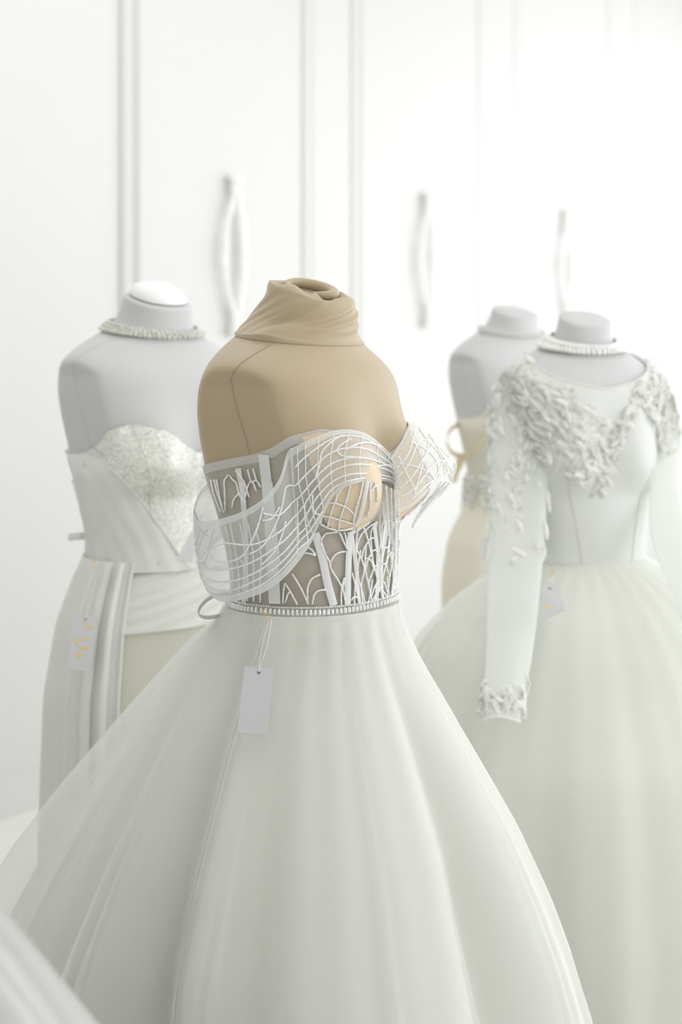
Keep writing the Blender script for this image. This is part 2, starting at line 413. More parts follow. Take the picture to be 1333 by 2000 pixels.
# bvh of the body for laying trims on it
_G = B.torso_grid(nth=200); _nr, _nc = _G.shape[:2]
BVH = BVHTree.FromPolygons([tuple(v) for v in _G.reshape(-1, 3)], grid_faces(_nr, _nc, True))
CAMP = Vector((0, 0, HC))
def on_body(px, py, off=0.003):
    d = Vector(((px-666.5)/FPX, 1, -(py-HY)/FPX)).normalized()
    loc, nrm, i, dist = BVH.ray_cast(CAMP, d)
    if loc is None: return None
    nrm = np.array(nrm); nrm = nrm if nrm @ np.array(d) < 0 else -nrm
    return np.array(loc)+nrm*off, nrm
def trace(pts, off, n=None):
    pts = np.array(pts, float); L = np.sum(np.linalg.norm(np.diff(pts, axis=0), axis=1))
    q = catmull(pts, n or max(6, int(L/6))); R = [on_body(x, y, off) for x, y in q]; R = [r for r in R if r is not None]
    if len(R) < 3: return None, None
    return np.array([r[0] for r in R]), np.array([r[1] for r in R])
def mirror(P):
    d = P-B.loc; x = d @ B.l; return P-2*x[:, None]*B.l

dress = thing('wedding_dress', 'off-shoulder ball gown with glitter-corded sheer corset and tulle skirt on the beige form', 'dress', (B.loc[0], B.loc[1], 0), 'wedding dresses on forms')
NECK = (np.radians([0, 6, 14, 25, 38, 55, 72, 90, 130, 180]), np.array([1.250, 1.256, 1.274, 1.291, 1.297, 1.288, 1.270, 1.256, 1.236, 1.220]))
def ztop(th):
    a = np.abs((th+PI) % (2*PI)-PI); return np.interp(a, *NECK)
nth = 200; th = np.linspace(0, 2*PI, nth, endpoint=False); t = np.linspace(0, 1, 60)[:, None]
zt = ztop(th)[None, :]
ZZ = 1.012+(zt-1.012)*t; TH = th[None, :]*np.ones_like(t)
bod = grid_obj('bodice', B.W(TH, ZZ, np.full(TH.shape, 0.0028)), M['mesh'], dress, closed=True)
# neckline binding
P = B.W(th, ztop(th)-0.004, np.full(nth, .0036)); P2 = B.W(th, ztop(th)+0.003, np.full(nth, .0034)); P1 = B.W(th, ztop(th)-0.010, np.full(nth, .0034))
grid_obj('neckline_binding', np.array([P1, P, P2]), M['hem'], bod, closed=True)
# cups
for sgn in (1, -1):
    tc = np.radians(np.linspace(5, 49, 44)); e = np.clip(1-((np.degrees(tc)-28)/23.5)**2, 0, 1)**.4
    zb = 1.215-0.064*e; tz = np.linspace(0, 1, 30)[:, None]
    Z = zb[None, :]+(ztop(tc)-0.002-zb)[None, :]*tz
    cup = grid_obj('cup', B.W(sgn*tc[None, :]*np.ones_like(tz), Z, 0.0042+0*Z), M['nude'], bod)
    edge = B.W(sgn*tc, zb, np.full(len(tc), .0046)); V, F = tube_geo(edge, 0.0014, 6); mesh_obj('underwire_seam', V, F, M['nude'], bod)

def R6(L): return [(540+.195*x, 1000+.195*y) for x, y in L]
def R4(L): return [(550+.1876*x, 830+.1876*y) for x, y in L]
def R2(L): return [(370+.1876*x, 860+.1876*y) for x, y in L]
def R3(L): return [(370+.1876*x, 1020+.1876*y) for x, y in L]
BONES = [(R6([(380, 190), (450, 450), (500, 700), (560, 930)]), .0125), (R6([(725, 160), (703, 450), (696, 700), (692, 935)]), .0115),
         (R6([(1075, 60), (1045, 250), (1025, 450), (1020, 700), (1040, 910)]), .010), (R6([(1190, 20), (1170, 250), (1150, 500), (1130, 900)]), .008),
         ([(519, 886), (527, 960), (533, 1040), (540, 1178)], .019), (R4([(885, 585), (850, 750), (810, 900), (760, 1015)]), .007),
         ([(470, 912), (480, 980), (486, 1080), (482, 1176)], .010)]
for pts, wd in BONES:
    P, N = trace(pts, 0.0058)
    if P is None: continue
    for Q, NN in ((P, N), (mirror(P), mirror(N+B.loc)-B.loc)):
        G = strip_geo(Q, NN, wd); grid_obj('boning_strip', G, M['ribbon'], bod)
CORDS = [R6(L) for L in (
    [(430, 320), (450, 240), (500, 185), (600, 165)], [(610, 170), (640, 270), (680, 360)], [(440, 330), (480, 420), (520, 500), (530, 560), (600, 680), (640, 760), (660, 850), (670, 930)],
    [(525, 500), (560, 430), (610, 395), (665, 390)], [(655, 650), (630, 780), (630, 930)], [(100, 700), (150, 790), (215, 920)], [(165, 605), (220, 700), (270, 800), (318, 920)],
    [(312, 900), (310, 760), (350, 660), (430, 615)], [(355, 920), (370, 830), (410, 780), (480, 770)], [(80, 910), (85, 780), (100, 700)], [(100, 900), (125, 820), (150, 780)],
    [(385, 420), (350, 370), (310, 340)], [(385, 425), (330, 405), (280, 400)], [(790, 130), (770, 300), (770, 450), (790, 650), (830, 800), (858, 925)], [(850, 170), (800, 260), (778, 330), (775, 400)],
    [(840, 120), (890, 300), (920, 440), (950, 560), (980, 700), (1000, 780)], [(960, 90), (880, 140), (850, 200)], [(935, 130), (950, 270), (970, 380), (1000, 500)], [(880, 290), (910, 262), (945, 255)],
    [(820, 470), (840, 370), (885, 290)], [(910, 400), (950, 375), (970, 400), (1000, 540)], [(860, 580), (880, 480), (915, 410)], [(885, 710), (930, 590), (945, 545), (985, 525)],
    [(780, 380), (830, 490), (870, 640), (910, 830), (930, 920)], [(920, 840), (950, 740), (985, 690)], [(930, 880), (960, 820), (1000, 780)], [(730, 600), (760, 720), (802, 925)], [(725, 880), (750, 842), (782, 852), (800, 900)],
    [(1000, 0), (1000, 200), (1018, 400), (1010, 600), (1025, 900)], [(1120, 280), (1120, 500), (1130, 650), (1120, 880)], [(1060, 550), (1080, 450), (1115, 400)], [(1070, 640), (1080, 760), (1100, 880)], [(1095, 60), (1090, 250), (1075, 420)], [(1145, 300), (1150, 500), (1152, 860)],
    [(640, 770), (655, 700), (672, 640)], [(660, 170), (672, 260), (690, 380)])]
CORDS += [R4(L) for L in (
    [(665, 610), (600, 700), (555, 790), (500, 930), (470, 1045)], [(712, 610), (690, 720), (650, 830), (600, 950), (580, 1062)], [(832, 590), (810, 720), (760, 860), (728, 1010)], [(455, 790), (560, 800), (640, 820), (700, 850), (755, 915)],
    [(405, 920), (500, 930), (620, 960), (740, 995)], [(400, 1000), (480, 1040), (600, 1062), (720, 1035)], [(900, 600), (900, 720), (900, 820), (865, 920)], [(940, 600), (962, 690), (958, 780)], [(905, 700), (935, 645), (985, 620)], [(430, 900), (410, 960), (405, 1010)], [(580, 690), (575, 740), (560, 800)])]
CORDS += [R2(L) for L in (
    [(285, 400), (320, 520), (350, 600), (400, 740)], [(310, 400), (340, 540), (390, 700)], [(430, 345), (390, 430), (400, 560), (412, 720)], [(440, 345), (510, 450), (540, 560), (595, 650)], [(540, 565), (490, 620), (475, 700)], [(510, 300), (580, 400), (620, 520), (660, 600)],
    [(640, 290), (670, 400), (725, 540)], [(690, 280), (730, 420), (765, 500)], [(720, 400), (640, 480), (608, 610)], [(255, 400), (300, 560), (370, 740)])]
CORDS += [R3(L) for L in ([(410, 0), (470, 300), (495, 560), (480, 800)], [(460, 0), (520, 300), (555, 560), (550, 810)], [(560, 0), (610, 300), (640, 560), (640, 820)], [(640, 0), (690, 300), (700, 560), (700, 820)], [(720, 60), (770, 300), (765, 560), (765, 830)], [(900, 0), (930, 200), (950, 400)], [(500, 330), (600, 420), (600, 560)])]
for pts in CORDS:
    P, N = trace(pts, 0.0066)
    if P is None: continue
    for Q in (P, mirror(P)):
        V, F = tube_geo(Q, 0.00145, 6); mesh_obj('glitter_cord', V, F, M['cord'], bod)

# swags: off-shoulder sheer sleeve bands
D0 = B.loc[1]
def swag(cols, nt=9, up=(140, 26), bulge_dir=None):
    net = []
    for T, Bt, dT, dB, bl in cols:
        col = []
        for i in range(nt):
            t = i/(nt-1); px = T[0]+(Bt[0]-T[0])*t; py = T[1]+(Bt[1]-T[1])*t
            if dT is None:
                r = on_body(px, py, 0.011+bl*4*t*(1-t))
                if r is None: r = (at(px, py, D0-0.06), 0)
                col.append(r[0])
            else:
                p = at(px, py, D0+dT+(dB-dT)*t); o = p-B.loc; o[2] = 0; o /= np.linalg.norm(o)+1e-9
                col.append(p+o*bl*4*t*(1-t))
        net.append(col)
    net = np.array(net)                                   # [s, t, 3]
    S = catmull(net, up[0]); S = np.swapaxes(catmull(np.swapaxes(S, 0, 1), up[1]), 0, 1)
    return S
def samp(S, s, t):
    ns, nt = S.shape[:2]; u = np.clip(s, 0, 1)*(ns-1); v = np.clip(t, 0, 1)*(nt-1)
    i = np.minimum(u.astype(int), ns-2); j = np.minimum(v.astype(int), nt-2); a = (u-i)[:, None]; b = (v-j)[:, None]
    return (S[i, j]*(1-a)+S[i+1, j]*a)*(1-b)+(S[i, j+1]*(1-a)+S[i+1, j+1]*a)*b
near_cols = [((777, 946), (781, 985), -.085, -.095, .0), ((764, 905), (772, 960), None, None, .003), ((742, 876), (744, 941), None, None, .004), ((700, 851), (697, 943), None, None, .005),
    ((655, 844), (655, 964), None, None, .005), ((610, 856), (626, 1010), None, None, .006), ((578, 870), (608, 1052), None, None, .008), ((562, 884), (590, 1088), -.184, -.165, .010),
    ((546, 935), (560, 1124), -.196, -.170, .012), ((515, 973), (525, 1152), -.200, -.165, .016), ((480, 996), (485, 1168), -.195, -.160, .016), ((440, 1011), (452, 1175), -.180, -.145, .014), ((405, 1018), (425, 1172), -.150, -.125, .010),
    ((381, 1012), (402, 1150), -.105, -.10, .006), ((379, 992), (392, 1110), -.07, -.07, .0), ((392, 958), (405, 1075), -.045, -.05, .0), ((417, 934), (436, 1050), -.03, -.035, .0)]
far_cols = [((765, 893), (781, 1000), -.085, -.105, .0), ((784, 862), (806, 988), -.075, -.105, .006), ((803, 826), (830, 966), -.05, -.09, .010), ((820, 828), (850, 945), -.01, -.055, .012), ((850, 856), (866, 940), .04, .0, .006),
    ((892, 903), (880, 950), .10, .08, .0), ((880, 918), (845, 985), .13, .13, .0), ((858, 930), (806, 1030), .15, .15, .0), ((835, 940), (778, 1098), .17, .16, .0)]
def cords_on(S, lines, parent, r=0.0014):
    for L in lines:
        q = catmull(np.array(L, float), 60); P = samp(S, q[:, 0], q[:, 1])
        n = P-B.loc; n[:, 2] = 0; n /= np.linalg.norm(n, axis=1)[:, None]
        V, F = tube_geo(P+n*0.0012, r, 6); mesh_obj('glitter_cord', V, F, M['cord'], parent)
S1 = swag(near_cols)
# pleat line where the band leaves the cup
sw = grid_obj('draped_sleeve', S1, M['organza'], dress)
hem = grid_obj('hem', S1[:, :3]-B.f*0.0, M['hem'], sw); hem.location = (0, -0.001, 0)
hb = grid_obj('hem', S1[:, -3:], M['hem'], sw); hb.location = (0, -0.001, 0)
V, F = tube_geo(samp(S1, np.linspace(.405, .455, 40), np.linspace(0, .93, 40)), 0.0018, 6); mesh_obj('fold_edge', V, F, M['hem'], sw)
cords_on(S1, [
    [(.03, .35), (.10, .22), (.18, .14), (.26, .12), (.33, .16), (.39, .2)], [(.02, .5), (.10, .42), (.19, .36), (.27, .32), (.34, .36), (.41, .36), (.47, .22)], [(.02, .6), (.12, .58), (.20, .54), (.28, .48), (.35, .50), (.42, .48), (.50, .36), (.56, .16)],
    [(.02, .7), (.12, .70), (.20, .66), (.28, .60), (.36, .60), (.43, .60), (.52, .50), (.60, .42), (.68, .30), (.74, .34)], [(.04, .8), (.14, .86), (.22, .80), (.30, .72), (.37, .70), (.44, .70), (.53, .62), (.62, .62), (.70, .60), (.78, .56), (.86, .5)],
    [(.10, .93), (.20, .92), (.28, .84), (.36, .80), (.44, .78), (.54, .74), (.64, .76), (.74, .74), (.84, .72), (.95, .7)], [(.30, .93), (.37, .86), (.45, .84), (.55, .82), (.66, .86), (.76, .86), (.88, .84)], [(.36, .95), (.45, .90), (.55, .90), (.66, .93), (.76, .92)],
    [(.14, .10), (.19, .24), (.23, .36)], [(.24, .10), (.29, .22), (.30, .36), (.315, .5)], [(.10, .40), (.13, .55), (.16, .68)], [(.33, .62), (.335, .78), (.31, .92)], [(.37, .60), (.385, .78), (.40, .95)], [(.41, .50), (.43, .66), (.445, .85)],
    [(.47, .22), (.50, .34), (.555, .50), (.60, .52)], [(.56, .10), (.575, .26), (.60, .42), (.63, .52), (.70, .5), (.76, .34)], [(.50, .28), (.53, .30), (.56, .24)], [(.72, .08), (.735, .3), (.76, .5), (.80, .56)], [(.78, .10), (.80, .3), (.84, .45)], [(.48, .5), (.52, .64), (.57, .70)],
    [(.88, .06), (.90, .3), (.92, .6), (.95, .8)], [(.22, .18), (.25, .30), (.235, .46), (.20, .54)]], sw)
cords_on(S1, [[(s_, .03), (s_+.006, .45), (s_-.004, .92)] for s_ in (.115, .15, .19, .225, .262, .30, .34, .37)], sw, r=.0008)
S2 = swag(far_cols, up=(90, 22))
sw2 = grid_obj('draped_sleeve', S2, M['organza'], dress)
grid_obj('hem', S2[:, :2], M['hem'], sw2).location = (0, -0.001, 0); grid_obj('hem', S2[:, -2:], M['hem'], sw2).location = (0, -0.001, 0)
cords_on(S2, [[(.02, .4), (.12, .35), (.24, .25), (.36, .3)], [(.02, .6), (.14, .55), (.28, .45), (.42, .3), (.56, .2)], [(.02, .75), (.14, .75), (.28, .68), (.42, .6), (.60, .5)], [(.05, .2), (.14, .4), (.22, .6), (.30, .75)], [(.18, .15), (.28, .4), (.36, .6), (.40, .9)], [(.12, .9), (.2, .6), (.3, .4), (.38, .2)],
    [(.45, .3), (.55, .5), (.62, .8)], [(.6, .2), (.7, .4), (.85, .5), (.98, .6)], [(.5, .8), (.6, .7), (.75, .7), (.9, .9)], [(.62, .1), (.66, .5), (.72, .9)], [(.8, .1), (.82, .5), (.9, .9)], [(.30, .1), (.34, .3), (.44, .5), (.5, .75)], [(.06, .1), (.1, .5), (.16, .9)], [(.2, .1), (.24, .55), (.34, .9)], [(.02, .25), (.14, .22), (.25, .1)], [(.40, .15), (.48, .45), (.58, .9)], [(.28, .95), (.4, .78), (.55, .4)], [(.04, .9), (.2, .86), (.36, .9)], [(.66, .3), (.8, .6), (.94, .4)]], sw2)
# loose tulle hanging from the cup at the centre front
fpn = []
for i in range(14):
    v = i/13; x0 = 741+9*v; x1 = 779-2*v; y0 = 941+82*v; y1 = 962+135*v
    fpn.append([at(x0+(x1-x0)*u, y0+(y1-y0)*u, D0-.098+.016*v+.012*math.sin(PI*u)*0+.005*.45*math.sin(9*u+1)*(.4+v)) for u in np.linspace(0, 1, 16)])
fpn = np.array(fpn); fp_ = grid_obj('front_panel', fpn, M['organza'], dress)
for u_ in (0, 5, 9, 12, 15):
    V, F = tube_geo(fpn[:, u_]+B.f*.0008, .0013 if u_ not in (0, 15) else .0009, 6); mesh_obj('glitter_cord', V, F, M['cord'], fp_)
# ribbon loop at the back waist
rp = catmull(np.array([at(446, 1160, D0-.07), at(415, 1165, D0-.075), at(393, 1183, D0-.08), at(388, 1199, D0-.075), at(402, 1206, D0-.06), at(428, 1203, D0-.05), at(446, 1196, D0-.05)]), 40)
grid_obj('ribbon_loop', np.stack([rp+np.array([0, -.008, .004]), rp+np.array([0, .008, -.004])], 1), M['ribbon'], dress, solid=0.0008)

# beaded belt
BZ = 1.0285
def belt_row(dz, off, n): t = np.linspace(0, 2*PI, n, endpoint=False); return B.W(t, np.full(n, BZ+dz), np.full(n, off))
nb = 160
belt = grid_obj('beaded_belt', np.array([belt_row(-.009, .004, nb), belt_row(-.007, .006, nb), belt_row(.006, .006, nb), belt_row(.008, .004, nb)]), M['hem'], dress, closed=True)
nbead = 118
ang = np.linspace(0, 2*PI, nbead, endpoint=False); C = belt_row(0, .0085, nbead); Nn = B.normal(ang, np.full(nbead, BZ))
bead_me = None
def bead_mesh(name, rx, ry, rz, mat, n=8):
    V = []; F = []
    rings = [(-1, .45), (-.55, .95), (.55, .95), (1, .45)]
    for zz_, r in rings:
        for k in range(n): V.append((rx*r*math.cos(2*PI*k/n), ry*r*math.sin(2*PI*k/n), rz*zz_))
    F = grid_faces(4, n, True)+[tuple(range(n))[::-1], tuple(3*n+k for k in range(n))]
    me = bpy.data.meshes.new(name); me.from_pydata(V, [], F); me.materials.append(mat); me.update(); return me
def place(me, name, p, nrm, parent, roll=0.0, scale=1.0, label=None):
    """copy of a shared mesh, its local y along nrm"""
    y = Vector(nrm).normalized(); z = Vector((0, 0, 1)); z = (z-y*z.dot(y)); z = z.normalized() if z.length > 1e-3 else Vector((1, 0, 0)); x = y.cross(z)
    R = Matrix((x, y, z)).transposed() @ Matrix.Rotation(roll, 3, 'Y')
    o = bpy.data.objects.new(name, me); COL.objects.link(o); o.parent = parent
    o.matrix_local = Matrix.Translation(Vector(p)-origin_of(parent)) @ R.to_4x4() @ Matrix.Scale(scale, 4)
    return o
bm_ = bead_mesh('crystal_bead', .0029, .0028, .0043, M['crystal'])
for i in range(nbead): place(bm_, 'crystal_bead', C[i], Nn[i], belt, roll=random.uniform(-.12, .12), scale=random.uniform(.9, 1.05))
mb = MB()
for dz in (-.0075, .0065):
    for p in belt_row(dz, .0072, 240):
        q = np.array([p-[0, 0, .0016], p, p+[0, 0, .0016]]); mb.tube(q, [.0006, .0017, .0006], 5)
mb.build('seed_beads', M['crystal'], belt, kind='stuff')

# skirts
def skirt_grid(Bd, prof, nth, nz, folds, th0=0, th1=2*PI, ridges=0, seed=1, jit2=0.0, rscale=1.0):
    prof = np.array(prof); rg = np.random.default_rng(seed)
    z = np.concatenate([np.linspace(prof[0, 0], prof[0, 0]-.14, nz//3), np.linspace(prof[0, 0]-.14, prof[-1, 0], nz-nz//3+1)[1:]])
    closed = abs(th1-th0-2*PI) < 1e-6
    th = np.linspace(th0, th1, nth, endpoint=not closed)
    TH, Z = np.meshgrid(th, z)
    zs = prof[::-1, 0]
    a, bf, bb = (smooth_tab(zs, prof[::-1, i], Z, 0.012) for i in (1, 2, 3))
    a, bf, bb = (np.maximum(v, 0.01) for v in (a, bf, bb))
    h = (prof[0, 0]-Z)
    f = np.zeros_like(TH)
    for nf, amp0, amp1, sharp in folds:
        ph = rg.uniform(0, 2*PI); jit = sum(rg.uniform(-.5, .5)*np.cos(k*TH+rg.uniform(0, 6)) for k in (1, 2, 3))
        c = np.cos(nf*TH+ph+jit*1.6); c = np.sign(c)*np.abs(c)**sharp
        f += c*(amp0*np.clip(h/.03, 0, 1)+amp1*h)
    r2 = np.random.default_rng(seed+100); r3 = np.random.default_rng(seed+7)
    for i in range(ridges):                                # soft irregular folds, a few of them crisp
        c0 = r2.uniform(0, 2*PI); wd = r2.uniform(.05, .17) if i % 3 else r2.uniform(.012, .03)
        am = r2.choice([-1, 1])*r2.uniform(.012, .032)*rscale if i % 3 else r2.uniform(.004, .009)*rscale
        h0 = r2.uniform(-.03, .22); lean = r2.uniform(-.12, .12)
        if jit2: c0 += r3.normal(0, jit2)
        dth = (TH-c0-lean*h+PI) % (2*PI)-PI
        f += am*np.exp(-(dth/wd)**2)*np.clip((h-h0)/.35, 0, 1.3)
    cy = smooth_tab(TAB[:, 0], TAB[:, 4], np.clip(Z, .9, 1.1))*np.clip(1-h/.15, 0, 1)
    P = Bd.elliptic(TH, Z, a+f, bf+f, bb+f, cy)
    return P
PM = [(1.022, .151, .132, .128), (1.005, .155, .135, .133), (.96, .176, .158, .186), (.84, .262, .218, .286), (.68, .365, .296, .412), (.56, .43, .338, .495), (.36, .498, .395, .62), (.2, .50, .41, .64), (.0, .50, .42, .645)]
PU = [(z, a*(.985 if z > 1 else .94), f_*(.985 if z > 1 else .94), b_*(.985 if z > 1 else .97 if z > .95 else .80)) for z, a, f_, b_ in PM]
sk = grid_obj('underskirt', skirt_grid(B, PU, 320, 60, [(7, .0, .006, 1.0), (27, .0012, .0015, 1.0)], ridges=44, seed=5, rscale=1.2), M['under'], dress, closed=True)
PT = [(z, a*.972, f_*.972, b_*(.985 if z > .95 else .88)) for z, a, f_, b_ in PM]
grid_obj('tulle_layer', skirt_grid(B, PT, 360, 60, [(7, .0, .006, 1.0), (27, .0012, .0015, 1.0)], ridges=44, seed=5, jit2=.004, rscale=1.3), M['tulle'], dress, closed=True)
for a0, a1, sd in ((-28, 95, 11), (82, 205, 12), (195, 340, 13)):      # outer layer of three overlapping panels
    G = skirt_grid(B, PM, 170, 60, [(7, .0, .006, 1.0), (27, .0012, .0015, 1.0)], math.radians(a0), math.radians(a1), ridges=44, seed=5, jit2=.006, rscale=1.4)
    if sd == 12: G[:, :, :2] += (G[:, :, :2]-B.loc[:2])*0.012
    pn = grid_obj('tulle_layer', G, M['tulle'], dress)
    for e in (0, -1):
        V, F = tube_geo(G[:, e], 0.0009, 5); mesh_obj('hem', V, F, M['hem'], pn)

# ------------------------------------------------------------------ tags
def rotm(ax, ay, az): return np.array(Matrix.Rotation(az, 3, 'Z') @ Matrix.Rotation(ay, 3, 'Y') @ Matrix.Rotation(ax, 3, 'X'))
def hang_tag(label, corners, D, pin_px, gold=None, strokes=None, dpin=0.0):
    """card from its four corners (px) at depths D (top, bottom), string up to a safety pin"""
    tl, tr, br, bl = [at(x, y, d) for (x, y), d in zip(corners, (D[0], D[0], D[1], D[1]))]
    root = thing('price_tag', label, 'tag', tuple(((tl+tr+br+bl)/4)), None)
    def uv(u, v, o=0): p = (tl*(1-u)+tr*u)*(1-v)+(bl*(1-u)+br*u)*v; return p+nn*o
    nn = np.cross(tr-tl, bl-tl); nn /= np.linalg.norm(nn); nn = nn if nn[1] < 0 else -nn
    V = [uv(u, v, o) for o in (0.0004, -0.0004) for u, v in ((0, 0), (1, 0), (1, 1), (0, 1))]
    mesh_obj('card', V, [(0, 1, 2, 3), (7, 6, 5, 4), (0, 4, 5, 1), (1, 5, 6, 2), (2, 6, 7, 3), (3, 7, 4, 0)], M['card'], root, smooth=False)
    hole = uv(.5, .075, .0008)
    a = np.linspace(0, 2*PI, 17); ex = (tr-tl)/np.linalg.norm(tr-tl); ey = np.cross(nn, ex)
    V, F = tube_geo(np.array([hole+(ex*math.cos(t_)+ey*math.sin(t_))*.0018 for t_ in a]), .0006, 6, cap=False); mesh_obj('eyelet', V, F, M['brass'], root)
    mb = MB(); mb.add([hole+(ex*math.cos(t_)+ey*math.sin(t_))*.0015+nn*.0001 for t_ in a[:-1]], [tuple(range(16))]); mb.build('hole', M['dark'], root)
    p1, p2 = [at(x, y, D[0]-0.004-dpin) for x, y in pin_px]           # pin head and tail
    for k in (-1, 1):
        e = p2+ex*.0022*k; mid = (e+hole)/2+ex*.0022*k+nn*.002
        V, F = tube_geo(catmull(np.array([e, mid, uv(.5+.02*k, -.01, .001), hole+nn*.001]), 24), .0006, 5); mesh_obj('string', V, F, M['string'], root)
    ax = (p2-p1)/np.linalg.norm(p2-p1); sd = np.cross(ax, nn); sd /= np.linalg.norm(sd); Lp = np.linalg.norm(p2-p1); r = Lp*.11
    pts = [p1+sd*r, p1+ax*Lp*.5+sd*r*1.1, p2+sd*r*.8, p2+ax*r*.9, p2-sd*r*.8, p1+ax*Lp*.5-sd*r*1.1, p1-sd*r]
    pin = thing_part = None
    V, F = tube_geo(catmull(np.array(pts), 50), Lp*.026, 6); pin = mesh_obj('safety_pin', V, F, M['gold'], root)
    V, F = tube_geo(np.array([p1-ax*r*1.2, p1-ax*r*.7, p1+ax*r*.9, p1+ax*r*1.3]), [r*.5, r*1.25, r*1.3, r*.9], 8); mesh_obj('clasp', V, F, M['gold'], pin)
    if strokes:
        mb = MB()
        for (u0, v0), (u1, v1), wd in strokes:
            a_, b_ = uv(u0, v0, .0009), uv(u1, v1, .0009); d = b_-a_; s_ = np.cross(d, nn); s_ /= np.linalg.norm(s_); s_ *= wd*np.linalg.norm(tr-tl)/2
            mb.add([a_-s_, b_-s_, b_+s_, a_+s_], [(0, 1, 2, 3)])
        mb.build('gold_lettering', M['gold_ink'], root, smooth=False, kind='stuff')
    return root
hang_tag('blank white card tag hanging by strings from a gold pin on the corset gown', [(478, 1302), (536, 1305), (522, 1434), (464, 1431)], (2.42, 2.40), [(516, 1194), (528, 1210)])

# ------------------------------------------------------------------ left: white form, crepe gown
XL = at(304, HY, 3.45)
BL = Body(XL[:2], 42, sxy=1.04, z0=.968, sz=1.105, bust=.042, neck=.96)
formL = make_form(BL, 'white dress form with a glossy domed neck cap, wearing the crepe wrap gown', M['white_form'], M['seam_w'], 'dress forms')
th = np.linspace(0, 2*PI, 64, endpoint=False)
ring = BL.W(th, np.full(64, 1.497)); cN = ring.mean(0)
# dark gap ring and the domed glossy cap standing in the neck
g = cN+(ring-cN)*.80; g[:, 2] += .004
grid_obj('cap_gap', np.array([g, g+[0, 0, .0045]]), M['dark'], formL, closed=True)
rows = []
for u in np.linspace(0, 1, 14):
    k = .84*math.cos(u*PI/2)**.75 if u < 1 else .01; r = cN+(ring-cN)*max(k, .01); r[:, 2] += .0075+.030*math.sin(u*PI/2); rows.append(r)
grid_obj('neck_cap', np.array(rows), M['gloss'], formL, closed=True)

def choker(Bd, label, zc, off, rows, n, me, band_mat, band_h, group='beaded necklaces', jitter=.25, tail=True):
    th = np.linspace(0, 2*PI, n, endpoint=False)
    root = thing('necklace', label, 'necklace', tuple(Bd.W(np.array([0.0]), np.array([zc]))[0]), group)
    hs = band_h/2/Bd.sz
    G = np.array([Bd.W(th, np.full(n, zc+d), np.full(n, off+o)) for d, o in ((-hs, 0), (-hs*.8, .002), (hs*.8, .002), (hs, 0))])
    grid_obj('band', G, band_mat, root, closed=True)
    for r, dz in enumerate(rows):
        P = Bd.W(th+r*.5*2*PI/n, np.full(n, zc+dz/Bd.sz), np.full(n, off+.0035)); N = Bd.normal(th, np.full(n, zc))
        for i in range(n):
            if (P[i]-Bd.loc)[1] > 0.07: continue                      # far side of the neck is hidden
            place(me, 'bead', P[i]+RNG.normal(0, 1, 3)*.0015*jitter, N[i], root, roll=random.uniform(-1, 1)*jitter*2, scale=random.uniform(1-jitter, 1+jitter*.6))
    return root
bigbead = bead_mesh('bead', .0042, .0036, .0042, M['bead_w'], 7)
choker(BL, 'wide sparkling crystal choker on the white form with the domed cap', 1.440, .004, (-.006, 0, .006), 64, bigbead, M['bead_w'], .014)

gownL = thing('wedding_dress', 'white crepe wrap gown with sequinned sweetheart bust, on the form with the domed cap', 'dress', (BL.loc[0], BL.loc[1], 0), 'wedding dresses on forms')
NL = (np.radians([0, 10, 22, 40, 58, 75, 90, 130, 180]), np.array([1.225, 1.238, 1.266, 1.280, 1.268, 1.245, 1.228, 1.208, 1.195]))
def ztL(th): a = np.abs((th+PI) % (2*PI)-PI); return np.interp(a, *NL)
tz = np.linspace(0, 1, 40)[:, None]
ZW = 1.018
tb = np.radians(np.linspace(-92, 92, 120)); Z = ZW+(ztL(tb)[None, :]-ZW)*tz
bust = grid_obj('bust_panel', BL.W(tb[None, :]*np.ones_like(tz), Z, .004+0*Z), M['sequin'], gownL)
for sgn in (1, -1):
    P = BL.W(sgn*np.radians(np.interp(np.linspace(0, 1, 30), [0, 1], [30, 40])), ZW+np.linspace(.05, 1, 30)*(ztL(np.radians(40))-ZW), np.full(30, .0052)); V, F = tube_geo(P, .0012, 5); mesh_obj('bust_seam', V, F, M['sequin'], bust)
# satin side panels crossing down to the waist
def thd(zf): return np.radians(84-80*(1-zf)**.93)
u = np.linspace(0, 1, 110)
for s0, s1 in ((1, 0),):
    TH = np.array([thd(f)+(2*PI-2*thd(f))*u for f in tz[:, 0]]); Z = ZW+(ztL(TH)-ZW)*tz
    TH = np.array(TH); drape = .0012*np.sin(9*TH+14*tz)+.0008*np.sin(23*TH-20*tz)
    sp = grid_obj('side_panel', BL.W(TH, Z, .0065+drape), M['crepe'], gownL, closed=False)
    for e in (0, -1):
        V, F = tube_geo(BL.W(TH[:, e], Z[:, e], np.full(40, .007)), .0020, 6); mesh_obj('piped_edge', V, F, M['crepe'], sp)
def hip_profile(d=0.0): return [(.99, .142+d, .120+d, .122+d), (.975, .150+d, .126+d, .128+d), (.94, .160+d, .132+d, .142+d), (.86, .188+d, .148+d, .176+d), (.72, .212+d, .165+d, .198+d), (.45, .22+d, .178+d, .208+d), (.0, .22+d, .18+d, .215+d)]
grid_obj('skirt', skirt_grid(BL, hip_profile(), 160, 50, [(7, .0005, .006, 1.0)], seed=31), M['cream'], gownL, closed=True)
wrap = skirt_grid(BL, hip_profile(.012), 140, 60, [(9, .003, .006, 1.0), (21, .0025, .003, 1.0)], math.radians(50), math.radians(230), seed=32)
wr = grid_obj('wrap_panel', wrap, M['crepe'], gownL)
V, F = tube_geo(wrap[:, 0], .004, 6); mesh_obj('folded_edge', V, F, M['crepe'], wr)
